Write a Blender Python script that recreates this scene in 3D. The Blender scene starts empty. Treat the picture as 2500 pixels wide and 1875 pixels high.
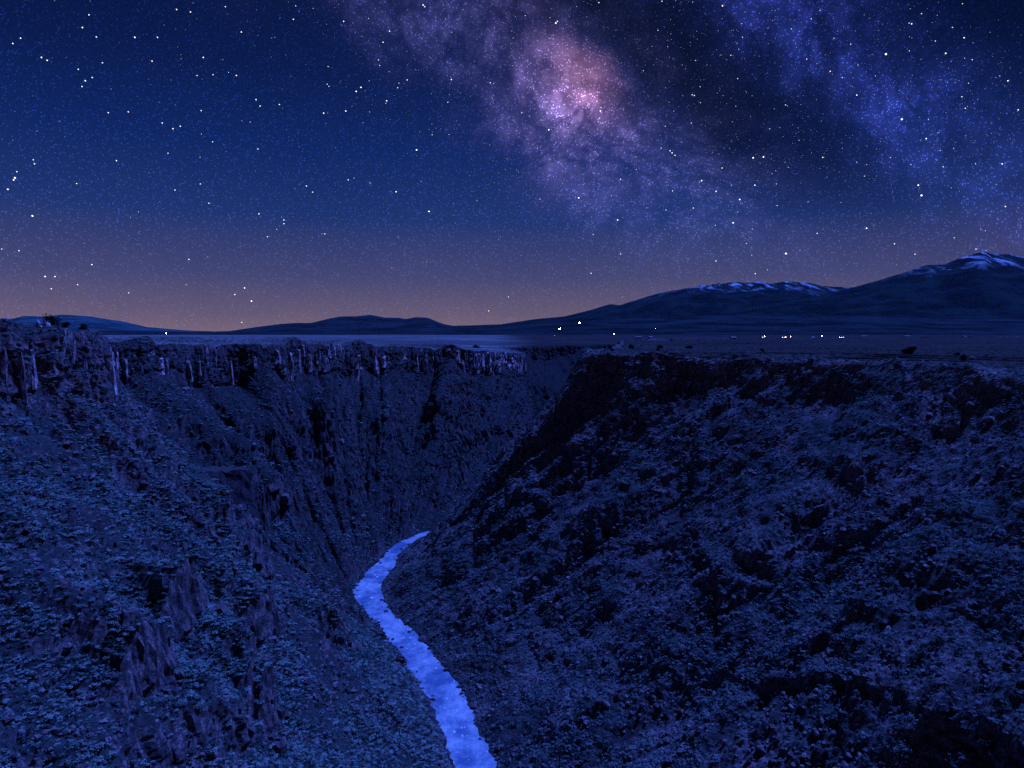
import bpy, math, random
import numpy as np

scene = bpy.context.scene
col = scene.collection
R = math.radians

# ------------------------------------------------------------------ camera
cam_d = bpy.data.cameras.new("camera")
cam_d.sensor_width = 36.0
cam_d.lens = 24.0
cam_d.clip_start = 0.5
cam_d.clip_end = 200000.0
cam = bpy.data.objects.new("camera", cam_d)
cam.rotation_euler = (R(90 - 4.2), 0, 0)          # eye level at z = 0, on the bridge above the river
col.objects.link(cam)
scene.camera = cam

# ------------------------------------------------------------------ view
vs = scene.view_settings
vs.view_transform = 'Standard'
vs.look = 'None'
vs.exposure = 1.0                              # long night exposure
vs.gamma = 1.0
vs.use_curve_mapping = False
cy = scene.cycles
cy.use_denoising = False
cy.max_bounces = 5
cy.diffuse_bounces = 2
cy.glossy_bounces = 2
cy.transparent_max_bounces = 8
cy.volume_bounces = 1
cy.sample_clamp_indirect = 1.0

# ------------------------------------------------------------------ moon (the one sun lamp)
MOON_EL, MOON_AZ = R(65), R(66)                   # azimuth measured clockwise from +Y
md = np.array([math.sin(MOON_AZ) * math.cos(MOON_EL), math.cos(MOON_AZ) * math.cos(MOON_EL), math.sin(MOON_EL)])
sun_d = bpy.data.lights.new("moon", 'SUN')
sun_d.energy = 4.6
sun_d.angle = R(2.0)
sun_d.color = (0.075, 0.165, 1.0)
sun = bpy.data.objects.new("moon", sun_d)
from mathutils import Vector
sun.rotation_euler = Vector(-md).to_track_quat('-Z', 'Y').to_euler()
col.objects.link(sun)


# ------------------------------------------------------------------ node helper
class NT:
    def __init__(self, tree):
        self.t = tree
        self.n = tree.nodes
        self.l = tree.links

    def node(self, typ, **kw):
        nd = self.n.new(typ)
        for k, v in kw.items():
            setattr(nd, k, v)
        return nd

    def put(self, sock, v):
        if hasattr(v, 'is_output'):
            self.l.new(v, sock)
        elif v is not None:
            sock.default_value = v

    def math(self, op, a, b=None, c=None, clamp=False):
        nd = self.node('ShaderNodeMath', operation=op, use_clamp=clamp)
        for i, v in enumerate((a, b, c)):
            if v is not None:
                self.put(nd.inputs[i], v)
        return nd.outputs[0]

    def vmath(self, op, a, b=None, scale=None):
        nd = self.node('ShaderNodeVectorMath', operation=op)
        self.put(nd.inputs[0], a)
        if b is not None:
            self.put(nd.inputs[1], b)
        if scale is not None:
            self.put(nd.inputs[3], scale)
        return nd.outputs['Value'] if op in ('DOT_PRODUCT', 'LENGTH', 'DISTANCE') else nd.outputs['Vector']

    def noise(self, vec, scale, detail=4, rough=0.55, dist=0.0, out=0, lac=2.0):
        nd = self.node('ShaderNodeTexNoise')
        self.put(nd.inputs['Vector'], vec)
        nd.inputs['Scale'].default_value = scale
        nd.inputs['Detail'].default_value = detail
        nd.inputs['Roughness'].default_value = rough
        nd.inputs['Lacunarity'].default_value = lac
        nd.inputs['Distortion'].default_value = dist
        return nd.outputs[out]

    def remap(self, v, a, b, c=0.0, d=1.0, smooth=True):
        nd = self.node('ShaderNodeMapRange')
        nd.interpolation_type = 'SMOOTHSTEP' if smooth else 'LINEAR'
        self.put(nd.inputs[0], v)
        for i, x in enumerate((a, b, c, d)):
            nd.inputs[1 + i].default_value = x
        return nd.outputs[0]

    def mix(self, f, a, b, blend='MIX'):
        nd = self.node('ShaderNodeMix', data_type='RGBA', blend_type=blend)
        self.put(nd.inputs[0], f)
        for s, v in ((nd.inputs[6], a), (nd.inputs[7], b)):
            if isinstance(v, tuple) and len(v) == 3:
                v = v + (1.0,)
            self.put(s, v)
        return nd.outputs[2]

    def ramp(self, v, stops, interp='EASE'):
        nd = self.node('ShaderNodeValToRGB')
        cr = nd.color_ramp
        cr.interpolation = interp
        while len(cr.elements) < len(stops):
            cr.elements.new(0.5)
        for e, (p, c) in zip(cr.elements, stops):
            e.position = p
            e.color = tuple(c) + (1.0,)
        self.put(nd.inputs[0], v)
        return nd.outputs[0]


# ------------------------------------------------------------------ night sky
world = bpy.data.worlds.new("World")
scene.world = world
world.use_nodes = True
W = NT(world.node_tree)
W.n.clear()
dirv = W.node('ShaderNodeTexCoord').outputs['Generated']
sep = W.node('ShaderNodeSeparateXYZ')
W.l.new(dirv, sep.inputs[0])
dz = sep.outputs['Z']
GAL_N = np.array([0.0, 0.0, 0.0])


def skydir(x, y):
    """unit direction from azimuth-like tangents used to describe the star field (x right, y up)"""
    v = np.array([x, 1.0, y])
    return v / np.linalg.norm(v)


g1, g2 = skydir(0.175, 0.42), skydir(0.48, 0.145)          # two points of the dark rift: the galactic plane
gn = np.cross(g1, g2)
gn /= np.linalg.norm(gn)
if gn[0] < 0:
    gn = -gn
gd = W.vmath('DOT_PRODUCT', dirv, tuple(gn))                # signed distance from the plane
core = skydir(0.105, 0.375)
core_d = W.vmath('DISTANCE', dirv, tuple(core))
w1 = W.noise(dirv, 3.2, 5, 0.6)
w2 = W.noise(dirv, 9.0, 6, 0.62)
w3 = W.noise(dirv, 26.0, 5, 0.6)
gdw = W.math('ADD', gd, W.math('MULTIPLY', W.math('SUBTRACT', w2, 0.5), 0.11))
elev = W.math('MAXIMUM', dz, 0.0)
base = W.ramp(elev, [(0.0, (0.29, 0.195, 0.21)), (0.025, (0.20, 0.145, 0.195)), (0.08, (0.085, 0.085, 0.185)),
                     (0.16, (0.019, 0.046, 0.195)), (0.25, (0.007, 0.026, 0.150)), (0.34, (0.004, 0.014, 0.088)),
                     (0.45, (0.0025, 0.0085, 0.052)), (1.0, (0.002, 0.006, 0.040))], 'LINEAR')
east = W.remap(gd, -0.02, 0.42)
base = W.mix(east, base, W.mix(1.0, base, W.mix(W.remap(elev, 0.06, 0.26), (1.0, 0.53, 0.36), (0.21, 0.20, 0.13)), 'MULTIPLY'))
# cool mottling of the airglow
base = W.mix(W.remap(w1, 0.3, 0.7, 0.0, 0.35), base, W.mix(1.0, base, (0.62, 0.72, 0.85), 'MULTIPLY'))


def gauss(v, mu, sig):
    q = W.math('DIVIDE', W.math('SUBTRACT', v, mu), sig)
    return W.math('EXPONENT', W.math('MULTIPLY', W.math('MULTIPLY', q, q), -1.0))


cloud = W.remap(w2, 0.36, 0.66, 0.38, 1.2)
fine = W.remap(w3, 0.34, 0.66, 0.45, 1.4)
w4 = W.noise(dirv, 5.0, 6, 0.62, 0.8)
lane = W.remap(W.math('ABSOLUTE', W.math('SUBTRACT', w4, 0.5)), 0.0, 0.06, 0.38, 1.0)
fine = W.math('MULTIPLY', fine, lane)
hz_fade = W.remap(elev, 0.05, 0.30, 0.15, 1.0)
bandA = W.math('MULTIPLY', W.math('MULTIPLY', gauss(gdw, -0.115, 0.080), cloud), W.math('MULTIPLY', fine, hz_fade))
bandB = W.math('MULTIPLY', W.math('MULTIPLY', gauss(gdw, 0.135, 0.066), cloud), W.math('MULTIPLY', fine, hz_fade))
coreg = W.math('MULTIPLY', W.math('MULTIPLY', gauss(core_d, 0.0, 0.092), W.remap(gdw, -0.035, -0.095)), W.math('MULTIPLY', cloud, fine))
corep = W.math('MULTIPLY', gauss(W.vmath('DISTANCE', dirv, tuple(skydir(0.125, 0.378))), 0.0, 0.055), W.math('MULTIPLY', coreg, 1.2))
rift = W.math('MULTIPLY', gauss(gdw, 0.015, 0.085), W.remap(elev, 0.10, 0.28))


def add(basec, fac, colr):
    sc = W.node('ShaderNodeVectorMath', operation='SCALE')
    sc.inputs[0].default_value = colr
    W.l.new(fac, sc.inputs[3])
    return W.vmath('ADD', basec, sc.outputs['Vector'])


base = W.mix(W.math('MULTIPLY', rift, 0.88), base, (0.0030, 0.0050, 0.017))
base = add(base, bandA, (0.068, 0.066, 0.235))
base = add(base, bandB, (0.020, 0.030, 0.21))
base = add(base, coreg, (0.22, 0.125, 0.27))
base = add(base, corep, (0.36, 0.12, 0.10))
# unresolved star dust, denser along the galaxy
wn = W.node('ShaderNodeTexVoronoi', feature='F1')
W.l.new(dirv, wn.inputs['Vector'])
wn.inputs['Scale'].default_value = 480.0
dust = W.remap(wn.outputs['Distance'], 0.05, 0.55, 1.0, 0.0)
dsel = W.remap(W.node('ShaderNodeSeparateColor').outputs[0], 0.55, 1.0)
sc_ = W.n[-1] if False else None
sepc = [n for n in W.n if n.bl_idname == 'ShaderNodeSeparateColor'][0]
W.l.new(wn.outputs['Color'], sepc.inputs[0])
dust = W.math('MULTIPLY', dust, dsel)
grain = W.math('ADD', 0.75, W.math('MULTIPLY', dust, W.math('ADD', W.remap(elev, 0.02, 0.2, 0.6, 2.2), W.math('MULTIPLY', W.math('ADD', bandA, bandB), 2.5))))
gsc = W.node('ShaderNodeVectorMath', operation='SCALE')
W.l.new(base, gsc.inputs[0])
W.l.new(grain, gsc.inputs[3])
bg = W.node('ShaderNodeBackground')
W.l.new(gsc.outputs['Vector'], bg.inputs['Color'])
bg.inputs['Strength'].default_value = 0.5
wo = W.node('ShaderNodeOutputWorld')
W.l.new(bg.outputs[0], wo.inputs['Surface'])


# ------------------------------------------------------------------ numeric helpers
def _hash(ix, iy, iz, seed):
    h = (ix * 374761393 + iy * 668265263 + iz * 2147483647 + seed * 1274126177) & 0xFFFFFFFF
    h = ((h ^ (h >> 13)) * 1274126177) & 0xFFFFFFFF
    h = h ^ (h >> 16)
    return (h & 0xFFFF).astype(np.float32) / 32767.5 - 1.0


def vnoise(x, y, z, seed=0):
    """smooth value noise, -1..1"""
    x, y, z = np.broadcast_arrays(x, y, z)
    fx, fy, fz = np.floor(x), np.floor(y), np.floor(z)
    ix, iy, iz = fx.astype(np.int64), fy.astype(np.int64), fz.astype(np.int64)
    u, v, w = (x - fx), (y - fy), (z - fz)
    u = u * u * (3 - 2 * u)
    v = v * v * (3 - 2 * v)
    w = w * w * (3 - 2 * w)
    out = 0
    for a in (0, 1):
        wa = u if a else 1 - u
        for b in (0, 1):
            wb = v if b else 1 - v
            for c in (0, 1):
                wc = w if c else 1 - w
                out = out + wa * wb * wc * _hash(ix + a, iy + b, iz + c, seed)
    return out


def fbm(x, y, z, octs=4, seed=0, gain=0.5, ridged=False):
    out, amp, tot, f = 0, 1.0, 0.0, 1.0
    for o in range(octs):
        n = vnoise(x * f + 17.3 * o, y * f - 9.1 * o, z * f + 4.7 * o, seed + o)
        if ridged:
            n = 1 - 2 * np.abs(n)
        out = out + amp * n
        tot += amp
        amp *= gain
        f *= 2.03
    return out / tot


def sstep(a, b, x):
    t = np.clip((x - a) / (b - a), 0, 1)
    return t * t * (3 - 2 * t)


def catmull(pts, s):
    """pts (n,k); s in 0..n-1"""
    pts = np.asarray(pts, float)
    n = len(pts)
    i = np.clip(np.floor(s).astype(int), 0, n - 2)
    t = (s - i)[:, None]
    p0 = pts[np.clip(i - 1, 0, n - 1)]
    p1 = pts[i]
    p2 = pts[i + 1]
    p3 = pts[np.clip(i + 2, 0, n - 1)]
    return 0.5 * ((2 * p1) + (-p0 + p2) * t + (2 * p0 - 5 * p1 + 4 * p2 - p3) * t ** 2 + (-p0 + 3 * p1 - 3 * p2 + p3) * t ** 3)


def grid_mesh(name, P, smooth=False, flip=False):
    """P (m,n,3) -> mesh"""
    m, n = P.shape[:2]
    idx = np.arange(m * n).reshape(m, n)
    a, b, c, d = idx[:-1, :-1], idx[:-1, 1:], idx[1:, 1:], idx[1:, :-1]
    q = np.stack([a, d, c, b] if flip else [a, b, c, d], -1).reshape(-1, 4)
    me = bpy.data.meshes.new(name)
    me.vertices.add(m * n)
    me.vertices.foreach_set('co', P.reshape(-1).astype(np.float32))
    me.loops.add(q.size)
    me.loops.foreach_set('vertex_index', q.reshape(-1).astype(np.int32))
    me.polygons.add(len(q))
    me.polygons.foreach_set('loop_start', np.arange(0, q.size, 4, dtype=np.int32))
    me.polygons.foreach_set('use_smooth', np.full(len(q), smooth))
    me.update()
    me.validate()
    return me


def poly_mesh(name, V, F):
    me = bpy.data.meshes.new(name)
    me.from_pydata([tuple(map(float, v)) for v in V], [], F)
    me.update()
    return me


def link(name, me, mat=None, parent=None, kind=None, label=None, category=None, group=None):
    o = bpy.data.objects.new(name, me)
    col.objects.link(o)
    if me is not None and mat is not None and not me.materials:
        me.materials.append(mat)
    if parent is not None:
        o.parent = parent
    for k, v in (('kind', kind), ('label', label), ('category', category), ('group', group)):
        if v:
            o[k] = v
    return o


# ------------------------------------------------------------------ materials
def new_mat(name, rough=0.95, spec=0.15):
    m = bpy.data.materials.new(name)
    m.use_nodes = True
    t = NT(m.node_tree)
    b = t.n['Principled BSDF']
    b.inputs['Roughness'].default_value = rough
    b.inputs['Specular IOR Level'].default_value = spec
    return m, t, b


def pos(t):
    return t.node('ShaderNodeNewGeometry').outputs['Position']


def stretch(t, v, s):
    return t.vmath('MULTIPLY', v, s)


def mat_terrain(nm='gorge_ground', lo=0.60, hi=0.70, sa=0.7, k=1.0, kr=1.0):
    m, t, b = new_mat(nm)
    p = pos(t)
    nz = t.node('ShaderNodeSeparateXYZ')
    t.l.new(t.node('ShaderNodeNewGeometry').outputs['Normal'], nz.inputs[0])
    big = t.noise(p, 0.022, 5, 0.6)
    mid = t.noise(p, 0.11, 5, 0.62)
    fin = t.noise(p, 0.9, 5, 0.7)
    colm = t.noise(stretch(t, p, (1.0, 1.0, 0.32)), 0.45, 6, 0.72)
    soil = t.mix(t.remap(mid, 0.35, 0.65), tuple(k * x for x in (0.016, 0.014, 0.014)), tuple(k * x for x in (0.058, 0.044, 0.042)))
    sage = t.mix(t.remap(fin, 0.35, 0.65), tuple(k * x for x in (0.014, 0.022, 0.020)), tuple(k * x for x in (0.050, 0.070, 0.060)))
    c = t.mix(t.remap(t.math('ADD', t.math('MULTIPLY', mid, 0.6), t.math('MULTIPLY', big, 0.6)), 0.50, 0.68), soil, sage)
    rock = t.mix(t.remap(colm, 0.34, 0.66), (0.040, 0.034, 0.036), (0.36, 0.265, 0.245))
    rock = t.mix(t.remap(mid, 0.50, 0.66), rock, t.mix(1.0, rock, (0.45, 0.45, 0.5), 'MULTIPLY'))
    steep = t.remap(t.math('ADD', nz.outputs['Z'], t.math('MULTIPLY', t.math('SUBTRACT', mid, 0.5), 0.5)), 0.60, 0.30)
    vo = t.node('ShaderNodeTexVoronoi', feature='DISTANCE_TO_EDGE')
    t.l.new(t.vmath('ADD', stretch(t, p, (0.42, 0.42, 0.16)), t.vmath('SCALE', t.noise(p, 0.5, 3, 0.6, out=1), scale=0.6)), vo.inputs['Vector'])
    vo.inputs['Scale'].default_value = 1.0
    crack = t.remap(vo.outputs['Distance'], 0.01, 0.09)
    rock = t.mix(crack, t.mix(1.0, rock, (0.45, 0.45, 0.48), 'MULTIPLY'), rock)
    rock = t.mix(1.0, rock, (kr, kr, kr), 'MULTIPLY')
    c = t.mix(steep, c, rock)
    # bare pale scree patches
    sc = t.math('MULTIPLY', t.remap(t.noise(p, 0.035, 6, 0.68), lo, hi), t.remap(fin, 0.40, 0.60))
    c = t.mix(t.math('MULTIPLY', sc, sa), c, (0.30, 0.22, 0.21))
    c = t.mix(t.remap(fin, 0.25, 0.75, 0.55, 0.0), c, (0.022, 0.020, 0.020))
    t.l.new(c, b.inputs['Base Color'])
    bp = t.node('ShaderNodeBump')
    bp.inputs['Strength'].default_value = 0.9
    bp.inputs['Distance'].default_value = 0.9
    t.l.new(t.noise(p, 0.7, 6, 0.72), bp.inputs['Height'])
    t.l.new(bp.outputs[0], b.inputs['Normal'])
    return m


def mat_plain():
    m, t, b = new_mat('mesa_top', 1.0, 0.0)
    p = pos(t)
    sx = t.node('ShaderNodeSeparateXYZ')
    t.l.new(p, sx.inputs[0])
    fin = t.noise(p, 0.35, 6, 0.72)
    mid = t.noise(stretch(t, p, (0.35, 1.0, 1.0)), 0.016, 5, 0.62)
    far = t.noise(stretch(t, p, (0.25, 1.0, 1.0)), 0.0035, 4, 0.55)
    scrub = t.mix(t.remap(fin, 0.38, 0.62), (0.007, 0.007, 0.007), (0.045, 0.034, 0.027))
    grass = t.mix(t.remap(fin, 0.36, 0.60), (0.050, 0.053, 0.050), (0.22, 0.21, 0.19))
    f = t.remap(t.math('ADD', t.math('MULTIPLY', mid, 0.7), t.math('MULTIPLY', far, 0.5)), 0.52, 0.70)
    west = t.remap(t.math('ADD', sx.outputs['X'], t.math('MULTIPLY', sx.outputs['Y'], 0.02)), 120.0, -40.0)
    f = t.math('MULTIPLY', t.math('ADD', t.math('MULTIPLY', west, 0.88), 0.12), t.math('ADD', t.math('MULTIPLY', f, 0.6), 0.4))
    c = t.mix(f, scrub, grass)
    t.l.new(c, b.inputs['Base Color'])
    bp = t.node('ShaderNodeBump')
    bp.inputs['Strength'].default_value = 0.8
    bp.inputs['Distance'].default_value = 0.6
    t.l.new(fin, bp.inputs['Height'])
    t.l.new(bp.outputs[0], b.inputs['Normal'])
    return m


def mat_rock(hi=(0.66, 0.50, 0.47), nm='basalt', dark=0.75, top=None):
    m, t, b = new_mat(nm)
    p = pos(t)
    oi = t.node('ShaderNodeObjectInfo').outputs['Random']
    n1 = t.noise(stretch(t, p, (1.0, 1.0, 0.22)), 0.8, 6, 0.7)
    n2 = t.noise(p, 0.25, 4, 0.6)
    c = t.mix(t.remap(n1, 0.34, 0.62), (0.045, 0.036, 0.040), hi)
    c = t.mix(t.remap(n2, 0.48, 0.64), c, t.mix(1.0, c, (0.40, 0.42, 0.46), 'MULTIPLY'))
    c = t.mix(t.remap(oi, 0.0, 1.0, 0.0, dark), c, t.mix(1.0, c, (0.30, 0.30, 0.34), 'MULTIPLY'))
    if top:
        nz = t.node('ShaderNodeSeparateXYZ')
        t.l.new(t.node('ShaderNodeNewGeometry').outputs['Normal'], nz.inputs[0])
        c = t.mix(t.remap(nz.outputs['Z'], 0.55, 0.85), c, top)
    t.l.new(c, b.inputs['Base Color'])
    bp = t.node('ShaderNodeBump')
    bp.inputs['Strength'].default_value = 1.0
    bp.inputs['Distance'].default_value = 0.6
    t.l.new(t.noise(stretch(t, p, (1, 1, 0.35)), 1.6, 5, 0.7), bp.inputs['Height'])
    t.l.new(bp.outputs[0], b.inputs['Normal'])
    return m


def mat_leaf(name, dark, pale):
    m, t, b = new_mat(name, 1.0, 0.0)
    oi = t.node('ShaderNodeObjectInfo').outputs['Random']
    p = pos(t)
    n = t.noise(p, 1.3, 3, 0.6)
    c = t.mix(t.remap(t.math('ADD', t.math('MULTIPLY', oi, 0.65), t.math('MULTIPLY', n, 0.5)), 0.25, 0.85), dark, pale)
    t.l.new(c, b.inputs['Base Color'])
    return m


def mat_plain_colour(name, c, rough=0.8):
    m, t, b = new_mat(name, rough)
    n = t.noise(pos(t), 2.0, 4, 0.6)
    t.l.new(t.mix(t.remap(n, 0.3, 0.7), tuple(x * 0.75 for x in c), tuple(min(1, x * 1.15) for x in c)), b.inputs['Base Color'])
    return m


def mat_emit(name, c, s):
    m = bpy.data.materials.new(name)
    m.use_nodes = True
    t = NT(m.node_tree)
    t.n.clear()
    e = t.node('ShaderNodeEmission')
    e.inputs['Color'].default_value = tuple(c) + (1,)
    e.inputs['Strength'].default_value = 0.5 * s
    t.l.new(e.outputs[0], t.node('ShaderNodeOutputMaterial').inputs[0])
    m.cycles.emission_sampling = 'NONE'
    return m


def mat_water():
    m, t, b = new_mat('river_water', 0.14, 0.5)
    p = pos(t)
    n = t.noise(p, 0.06, 6, 0.66)
    n2 = t.noise(stretch(t, p, (1, 0.6, 1)), 0.35, 5, 0.65)
    foam = t.remap(t.noise(stretch(t, p, (1, 0.8, 1)), 0.42, 4, 0.65), 0.63, 0.70)
    c = t.mix(t.remap(n, 0.36, 0.62), (0.07, 0.12, 0.19), (0.36, 0.42, 0.43))
    c = t.mix(t.remap(n2, 0.40, 0.62, 0.0, 0.45), c, (0.08, 0.15, 0.25))
    c = t.mix(foam, c, (0.92, 0.93, 0.94))
    t.l.new(c, b.inputs['Base Color'])
    bp = t.node('ShaderNodeBump')
    bp.inputs['Strength'].default_value = 0.6
    bp.inputs['Distance'].default_value = 0.3
    t.l.new(t.noise(stretch(t, p, (1, 0.55, 1)), 0.5, 5, 0.6), bp.inputs['Height'])
    t.l.new(bp.outputs[0], b.inputs['Normal'])
    return m


def mat_mountain(name, snow_lo, snow_hi, forest=(0.018, 0.036, 0.030), snow=True):
    m, t, b = new_mat(name, 1.0, 0.0)
    p = pos(t)
    sx = t.node('ShaderNodeSeparateXYZ')
    t.l.new(p, sx.inputs[0])
    n = t.noise(p, 0.0016, 6, 0.62)
    n2 = t.noise(stretch(t, p, (1.0, 0.35, 0.35)), 0.0035, 6, 0.66, 0.6)
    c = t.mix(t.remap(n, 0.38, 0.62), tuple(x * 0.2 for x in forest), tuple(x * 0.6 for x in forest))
    if snow:
        h = t.math('ADD', sx.outputs['Z'], t.math('MULTIPLY', t.math('SUBTRACT', n, 0.5), 900.0))
        s = t.math('MULTIPLY', t.remap(h, snow_lo, snow_hi), t.remap(n2, 0.50, 0.60))
        c = t.mix(s, c, (0.34, 0.40, 0.44))
    t.l.new(c, b.inputs['Base Color'])
    return m


M_TERR_R = mat_terrain('gorge_ground_pale', 0.44, 0.62, 0.85, 1.6)  # lighter ground on this wall, making up in colour for weak moonlight
M_TERR_F = mat_terrain('gorge_ground_shaded', 0.70, 0.80, 0.3, 0.3, 0.3)  # darkened ground of the far wall, shade put into the colour
M_TERR_M = mat_terrain('gorge_ground_dimmed', 0.66, 0.76, 0.5, 0.6, 0.6)  # dimmer ground for the middle wall, its shade painted into the colour
M_TERR, M_PLAIN, M_ROCK, M_WATER = mat_terrain(), mat_plain(), mat_rock(), mat_water()
M_ROCKD = mat_rock((0.085, 0.068, 0.066), 'dark_basalt', 0.3, (0.050, 0.042, 0.040))
M_ROCK_LIT = mat_rock((0.85, 0.66, 0.64), 'lit_basalt', 0.3)  # lightened basalt for moonlit cliff faces, the light is in the colour
M_SAGE = mat_leaf('sage_leaf', (0.020, 0.032, 0.026), (0.215, 0.300, 0.250))
M_SAGE_R = mat_leaf('lifted_sage_leaf', (0.035, 0.050, 0.046), (0.21, 0.26, 0.235))  # sage copy with darks lifted to offset weak moonlight on its slope
M_JUN = mat_leaf('juniper_leaf', (0.006, 0.009, 0.008), (0.016, 0.022, 0.018))
M_BARK = mat_plain_colour('bark', (0.06, 0.045, 0.04))

# ------------------------------------------------------------------ the gorge: two walls, rim to river
# rows of (rim x, y, z, bank x, y), metres; the river lies 190 m below eye level
RIVER_Z = -190.0
LEFT = [(-190, -260, 2, 75, -260), (-190, -120, 3, 66, -120), (-190, 0, 3, 48, 0), (-203, 110, 4, 18, 110), (-209, 190, 5, -5, 200),
        (-206, 262, 5, -26, 286), (-196, 316, 1.5, -43, 340), (-236, 372, -2, -62, 388), (-262, 440, -6, -86, 434),
        (-247, 525, -8, -110, 475), (-215, 600, -9, -118, 510), (-190, 670, -11, -113, 548), (-150, 740, -13, -109, 585),
        (-108, 800, -15, -101, 616), (-52, 836, -20, -82, 645), (-22, 896, -24, -44, 672), (15, 965, -27, 2, 700),
        (16, 1015, -26, 50, 750), (2, 1080, -25, 76, 845), (-8, 1190, -25, 88, 955), (0, 1320, -25, 100, 1075), (60, 1450, -25, 130, 1200),
        (200, 1580, -25, 220, 1330), (420, 1700, -25, 390, 1430), (700, 1840, -24, 600, 1530), (1300, 2200, -23, 1200, 1800), (3200, 3100, -14, 3100, 2700)]
RIGHT = [(250, -260, -10, 110, -260), (240, -120, -10, 96, -120), (230, 0, -11, 76, 0), (217, 110, -13, 42, 110), (211, 190, -14, 17, 200),
         (208, 272, -15, -6, 286), (194, 332, -15, -26, 345), (172, 380, -15, -44, 388), (152, 412, -15, -66, 428),
         (128, 438, -15, -90, 468), (97, 462, -15, -99, 505), (62, 480, -15, -97, 548), (70, 540, -15, -98, 586),
         (92, 630, -15, -88, 612), (118, 740, -14.5, -48, 642), (140, 860, -14, 4, 690), (160, 990, -13.5, 62, 778),
         (178, 1110, -13, 98, 878), (212, 1220, -13, 114, 998), (300, 1310, -12, 154, 1150), (450, 1420, -11, 244, 1290),
         (700, 1540, -10, 408, 1390), (1400, 1800, -8, 1215, 1780), (3200, 2850, -8, 3120, 2680)]

SPURS = [  # uphill plan point, nose plan point, raise at nose, half width: ridges running down the left wall to a rock nose
    ((-182, 342), (-128, 334), 19, 22), ((-162, 245), (-114, 236), 18, 19), ((-152, 200), (-108, 198), 15, 16),
    ((-150, 292), (-106, 284), 15, 17), ((-205, 400), (-152, 394), 16, 17), ((-205, 578), (-156, 590), 32, 24),
    ((-130, 240), (-88, 242), 18, 13), ((-125, 335), (-90, 346), 14, 13), ((-225, 470), (-160, 462), 16, 22),
    ((-160, 700), (-126, 660), 10, 26), ((-95, 790), (-76, 735), 8, 30)]
# long ridges running down the walls: top, foot, height at mid slope, half width
RIDGES_L = [((-262, 478), (-112, 462), 24, 24), ((-236, 556), (-118, 512), 26, 26), ((-200, 650), (-112, 566), 26, 26),
            ((-148, 742), (-104, 620), 24, 28), ((-60, 832), (-72, 668), 24, 30)]
RIDGES_R = [((200, 318), (0, 300), 12, 34), ((160, 404), (-50, 400), 11, 26), ((120, 446), (-80, 462), 9, 20), ((212, 236), (20, 214), 10, 30)]


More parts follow.
